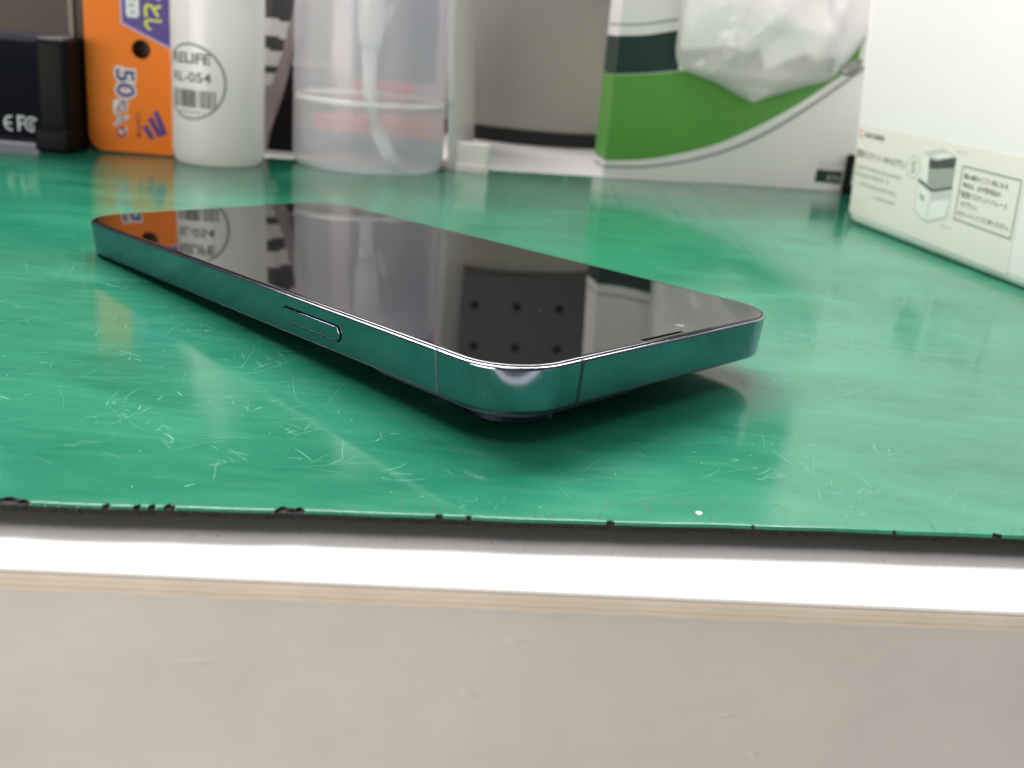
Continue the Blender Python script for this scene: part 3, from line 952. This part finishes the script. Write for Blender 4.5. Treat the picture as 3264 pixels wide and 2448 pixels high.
# ------------------------------------------------------------------ white and green box
xO = np.array([58.1, 233.4, 0.0]); xd = np.array([0.987, 0.161, 0.0]); xd /= np.linalg.norm(xd); xn = np.array([xd[1], -xd[0], 0])
box = thing("printed_box", "white cardboard box printed with green sweep and dark green block behind the plastic bag", "box", (110, 250, DZ))
box_m = P("white_coated_card", (0.76, 0.75, 0.74), .35, noise=.02)
gr_m = P("leaf_green_ink", (0.095, 0.31, 0.052), .4, ior=1.4, noise=.04, nscale=30)
dg_m = P("deep_green_ink", (0.008, 0.032, 0.026), .35)
gl_m = P("grey_line_ink", (0.30, 0.32, 0.31), .4)
def xf(s, z, l=0.0):
    p = xO + xd * s + xn * (.06 + l)
    return (p[0], p[1], z)
def xs_(q, z, l=0.0):  # narrow side, q = depth
    p = xO - xn * q - xd * (.06 + l)
    return (p[0], p[1], z)
V = []
for z in (0.05, 96):
    for s, q in ((0, 0), (112, 0), (112, 21), (0, 21)):
        p = xO + xd * s - xn * q
        V.append((p[0], p[1], z))
cart = mesh("carton", V, [(3, 2, 1, 0), (4, 5, 6, 7), (0, 1, 5, 4), (1, 2, 6, 5), (2, 3, 7, 6), (3, 0, 4, 7)], box_m, box)
low = smooth_curve([(0.0, 6.4), (17.2, 8.1), (32.9, 11.7), (48.4, 16.9), (63.5, 24.6), (78.3, 33.7), (90.4, 42.7), (104, 54)], 48)
top = smooth_curve([(0.0, 41.2), (12.8, 42.5), (27.1, 44.8), (45, 49), (62, 54), (80, 60), (92, 64), (104, 70)], 48)
ribbon(low, top, xf, 0).build("green_sweep", gr_m, box)
ga_ = smooth_curve([(0.0, 4.5), (17.6, 5.6), (36.0, 9.4), (54.1, 15.8), (69.2, 24.0), (83.8, 34.2), (97.7, 45.3), (110, 56)], 48)
gb_ = smooth_curve([(0.0, 3.3), (17.6, 4.4), (36.2, 8.1), (54.6, 14.4), (69.9, 22.5), (84.6, 32.8), (98.4, 43.9), (111, 54.6)], 48)
ribbon(ga_, gb_, xf, .03).build("grey_line", gl_m, box)
dtop = smooth_curve([(0, 56.6), (10.8, 57.7), (25.0, 60.8)], 16); dbot = smooth_curve([(0, 41.5), (12.8, 42.8), (26.6, 45.0)], 16)
ribbon(dbot, dtop, xf, .05).build("dark_block", dg_m, box)
t1 = smooth_curve([(0, 61.2), (10.2, 62.3), (25.4, 65.6)], 16); t2 = smooth_curve([(0, 60.3), (10.2, 61.4), (25.4, 64.6)], 16)
g = ribbon(t2, t1, xf, .05); q = poly([(24.6, 61.2), (25.6, 61.4), (25.9, 65.2), (24.9, 65.0)], xf, .06); g.add(q.V, q.F); g.build("grey_line", gl_m, box)
for nm, z0_, z1_, m_ in (("green_sweep", 6.4, 41.0, gr_m), ("dark_block", 41.2, 56.4, dg_m), ("grey_line", 60.3, 61.2, gl_m), ("grey_line", 3.2, 4.4, gl_m)):
    poly([(0.05, z0_), (20.9, z0_), (20.9, z1_), (0.05, z1_)], xs_, 0.02 if nm == "dark_block" else 0).build(nm, m_, box)
poly([(94, 3.5), (106, 3.3), (106, 8.7), (94, 9.0)], xf, .04).build("dark_label", dg_m, box)
g = G(); greek(g, 99.2, 105.5, 4.6, 2.6, xf, .1, 4); g.build("label_print", P("pale_label_print", (.45, .47, .46), .5), box)
g = G(); greek(g, 94.5, 105.5, 11.4, 1.3, xf, .1, 9); greek(g, 94.5, 105, 9.6, 1.2, xf, .1, 10); g.build("small_print", P("grey_small_print", (.42, .42, .42), .5), box)

clip = thing("black_clip", "narrow black plastic clip wedged between green printed box and white bin", "clip", (164.5, 244, 0))
p = xO + xd * 107.4 + xn * 3
V, F = bevel_box((p[0] - 1.5, p[1] - 2.2, 0), (p[0] + 1.5, p[1] + 2.2, 16.5), .9, 3); mesh("clip_jaw", V, F, dev_black, clip, smooth=True)
V, F = bevel_box((p[0] - 2.2, p[1] - 3.2, 0), (p[0] + 2.2, p[1] - 2.3, 4.0), .35, 2); mesh("clip_foot", V, F, dev_black, clip, smooth=True)

# ------------------------------------------------------------------ crumpled clear bag hanging over the box
bagt = thing("plastic_bag", "crumpled clear plastic bag with white padding hanging in front of printed box", "bag", (118, 228, 36))
film = plastic_film("crinkled_clear_film", (0.97, 0.96, 0.96), see=.48, trans=.5, gloss=.05, rough=.16)
pad_m = P("white_padding", (0.95, 0.935, 0.945), .6, noise=.02, ior=1.3)
foam_m = P("beige_grey_foam", (0.52, 0.50, 0.465), .6, noise=.12, nscale=120)
left = [(35.0, 115.8), (37.5, 110), (41, 102), (45.7, 85.5), (48, 83), (52.7, 81.6), (65, 81.4), (78, 82), (100, 84)]
right = [(35.0, 116.4), (37.5, 124), (41, 133), (45.7, 147), (48, 150.5), (52.7, 153.5), (58, 157), (65, 161), (78, 164), (100, 165)]
folds = []
rb = random.Random(21)
for _ in range(34):
    a = rb.uniform(0, math.pi); folds.append((math.cos(a), math.sin(a), rb.uniform(-40, 40), rb.uniform(4, 15), rb.uniform(1.5, 5.0)))
def crumple(x, z, k=1.0):
    s = 0
    for ca, sa, c0, w, am in folds:
        d_ = abs((x - 118) * ca + (z - 66) * sa - c0) / w
        if d_ < 1: s += am * (1 - d_)
    return s * k
def bag_sheet(name, mat, yoff, ins, zlo, depth, zig=0.0, seed=1, kk=1.0, parent=bagt, ztop=98):
    nz_, ns_ = 54, 54
    V, F = [], []
    rr2 = random.Random(seed)
    zs = [rr2.uniform(-1, 1) for _ in range(12)]
    for iz in range(nz_ + 1):
        for i in range(ns_ + 1):
            u = i / ns_
            zl = zlo + zig * float(np.interp(u * 11, range(12), zs))
            z = zl + (ztop - zl) * iz / nz_
            xl = float(np.interp(z, [q[0] for q in left], [q[1] for q in left])) + ins
            xr = float(np.interp(z, [q[0] for q in right], [q[1] for q in right])) - ins
            if xr < xl: xl = xr = (xl + xr) / 2
            x = xl + (xr - xl) * u
            bulge = math.sin(math.pi * u) ** .7 * min(1, (z - zlo + 3) / 22)
            y = 233.5 + .163 * (x - 58) * .75 - yoff - depth * bulge - crumple(x + yoff * 2, z, kk) * min(1, 4 * u * (1 - u) + .15) * .55
            V.append((x, y, z))
    for iz in range(nz_):
        for i in range(ns_):
            a = iz * (ns_ + 1) + i
            F.append((a, a + 1, a + ns_ + 2, a + ns_ + 1))
    return mesh(name, V, F, mat, parent)
bag_sheet("front_film", film, 1.5, 0, 35.6, 5.0, zig=.7, seed=8, kk=1.0)
bag_sheet("back_film", film, .9, .3, 35.3, 0.0, kk=.15)
bag_sheet("foam_sheet", foam_m, 1.2, 3.0, 38.5, 2.2, zig=1.0, kk=.3)
bag_sheet("white_padding", pad_m, 2.0, 2.0, 52.0, 4.0, zig=5.0, seed=5, kk=.75)
V, F = tube([(150.5, 234, 50.5), (153, 233.5, 51.5), (155.5, 233, 53.5), (157.2, 233, 55.5)], [2.2, 2.9, 2.2, .5], 7)
mesh("twisted_corner", V, F, P("grey_twisted_film", (.22, .22, .22), .25), bagt)

# ------------------------------------------------------------------ white storage bin with label
nB = np.array([145.93, 159.28, 0.5]); ne = np.array([21.11, -86.16, 0.0]); ne /= np.linalg.norm(ne)
nout = np.array([ne[1], -ne[0], 0.0]); nout *= -1 if nout[0] > 0 else 1
ta = math.radians(3.8)
ntv = np.array([0, 0, math.cos(ta)]) + nout * math.sin(ta)
nfn = np.cross(ntv, ne); nfn *= 1 if nfn @ nout > 0 else -1
def nf(s, t, l=0.0):
    return tuple(nB + ne * s + ntv * t + nfn * (.08 + l))
bin_m = P("white_bin_plastic", (0.87, 0.835, 0.835), .28, ior=1.48, noise=.01)
binn = thing("storage_bin", "white plastic storage bin with paper label at its foot on the mat", "bin", (200, 90, 0))
SL, QD = 176.0, 112.0
sc_ = -14.0 + SL / 2
rings = []
for t, ins in [(-.45, 5.0), (-.5, 3.6), (-.35, 2.2), (.3, 1.0), (1.4, .25), (3.0, 0.0), (20, 0), (70, 0), (126, 0), (128, .8)]:
    grow = max(t, 0) * math.tan(ta)
    ring = []
    for a, c in rrect(SL / 2 + grow - ins, QD / 2 + grow - ins, 9.0, 8, .4):
        p = nB + ne * (sc_ + a) - nout * (QD / 2 + c)
        ring.append((p[0], p[1], .5 + t))
    rings.append(ring)
V, F = loft(rings, True, True)
if True:
    mesh("tub", V, F, bin_m, binn, smooth=False)
lab_m = P("cream_label_paper", (0.83, 0.785, 0.725), .38, noise=.02, nscale=40)
lg = G()
lp = [(-8.6, 3.4), (80.5, 2.2), (81.5, 34.9), (-8.4, 34.4)]
lg.add([nf(s, t, 0) for s, t in lp] + [nf(s, t, -.06) for s, t in lp], [(0, 1, 2, 3), (7, 6, 5, 4), (0, 4, 5, 1), (1, 5, 6, 2), (2, 6, 7, 3), (3, 7, 4, 0)])
lab = lg.build("paper_label", lab_m, binn)
lab["label"] = "cream paper label printed with a drawing and a framed notice"
bk = P("grey_black_print", (0.09, 0.092, 0.088), .5)
mg = P("mid_grey_print", (0.36, 0.37, 0.35), .5)
lgp = P("light_grey_print", (0.60, 0.61, 0.58), .5)
dkp = P("dark_grey_print", (0.075, 0.08, 0.08), .5)
whp = P("white_print_ground", (0.82, 0.83, 0.80), .5)
cop = P("coral_print", (0.80, 0.36, 0.27), .5)
nl = lambda s, t, l: nf(s, t, .05 + l)
g = G(); arc_strip(g, -6.9, 31.2, 1.15, .75, 40, 330, nl); g.build("award_mark", cop, lab)
lettering("GOOD DESIGN", -4.6, 8.1, 30.3, 1.75, nl, offset=.03).build("award_lettering", bk, lab)
lettering("整理バスケット WH Nプラン", -8.3, 23.0, 23.2, 2.7, nl, offset=.012).build("title_lettering", bk, lab)
g = G(); arc_strip(g, 27.4, 24.7, 3.55, .55, 0, 360, nl, 40); g.build("size_ring", lgp, lab)
lettering("S", 26.2, 28.7, 22.7, 3.9, nl, offset=.02).build("size_letter", mg, lab)
g = G()
for x0_, x1_, y0_, h_, sd in ((-8.3, 22, 19.2, 1.6, 31), (-8.3, 13.8, 16.7, 1.6, 32), (-8.3, 21.2, 13.6, 1.6, 33), (5.1, 20.4, 10.6, 1.2, 34)):
    greek(g, x0_, x1_, y0_, h_, nl, 0, sd)
g.build("small_print", mg, lab)
lettering("Mサイズ", 48.9, 54.0, 31.8, 1.2, nl).build("size_lettering", mg, lab)
lettering("Sサイズ", 46.6, 52.0, 8.8, 1.2, nl).build("size_lettering", mg, lab)
# framed notice
g = G()
fo = [(52.5, 12.4), (79.8, 11.9), (80.1, 28.9), (52.6, 29.0)]; fi = [(53.1, 13.0), (79.2, 12.5), (79.5, 28.3), (53.2, 28.4)]
V = [nl(*p_, 0) for p_ in fo] + [nl(*p_, 0) for p_ in fi]
g.add(V, [(i, (i + 1) % 4, 4 + (i + 1) % 4, 4 + i) for i in range(4)]); g.build("notice_frame", mg, lab)
for body, x0_, x1_, y0_, h_ in (("積み重ねてご使用になる", 54.1, 74.7, 25.2, 1.65), ("場合は、必ず別売品の", 54.2, 72.1, 22.6, 1.65), ("「整理バスケットトレー S", 53.6, 75.5, 19.7, 1.9),
                                ("Nプラン」", 54.8, 62.6, 16.9, 1.8), ("をセットしてご使用ください。", 53.9, 78.2, 14.1, 1.65)):
    lettering(body, x0_, x1_, y0_, h_, nl, offset=.012).build("notice_lettering", bk, lab)
# drawing of two stacked bins
dr = [("drawing_lower_body", lgp, .0, [(31.0, 20.9), (31.0, 11.0), (38.5, 8.6), (49.0, 12.0), (49.5, 21.4), (39.4, 18.7)]),
      ("drawing_lower_face", whp, .03, [(31.6, 20.1), (31.6, 11.5), (38.2, 9.4), (39.0, 18.2)]),
      ("drawing_lower_face", whp, .03, [(38.8, 9.5), (48.4, 12.5), (48.9, 17.9), (39.5, 15.8)]),
      ("drawing_rim", bk, .05, [(31.2, 20.9), (39.4, 18.6), (49.3, 21.2), (49.3, 22.1), (39.4, 19.6), (31.3, 21.7)]),
      ("drawing_handle", mg, .06, [(33.2, 17.6), (35.8, 16.4), (36.0, 14.8), (33.6, 15.8)]),
      ("drawing_upper_side", whp, .05, [(32.2, 29.2), (32.8, 22.0), (36.4, 20.7), (35.4, 28.6)]),
      ("drawing_upper_body", mg, .06, [(35.4, 28.8), (36.6, 20.9), (39.6, 19.4), (49.1, 21.9), (49.1, 30.7), (40.0, 28.6)]),
      ("drawing_window", dkp, .08, [(35.6, 28.2), (36.0, 25.6), (40.0, 25.9), (49.0, 27.6), (49.0, 30.6), (40.0, 28.4)]),
      ("drawing_top", lgp, .07, [(32.0, 30.0), (41.6, 32.5), (49.2, 31.0), (39.8, 28.7), (35.3, 28.9)]),
      ("drawing_top_panel", whp, .09, [(36.6, 29.6), (40.2, 29.0), (47.6, 30.8), (44.5, 31.4)])]
for nm, m_, l_, pts in dr:
    poly(pts, nl, l_).build(nm, m_, lab)

for o in bpy.data.objects:
    if "_o" in o.keys():
        del o["_o"]
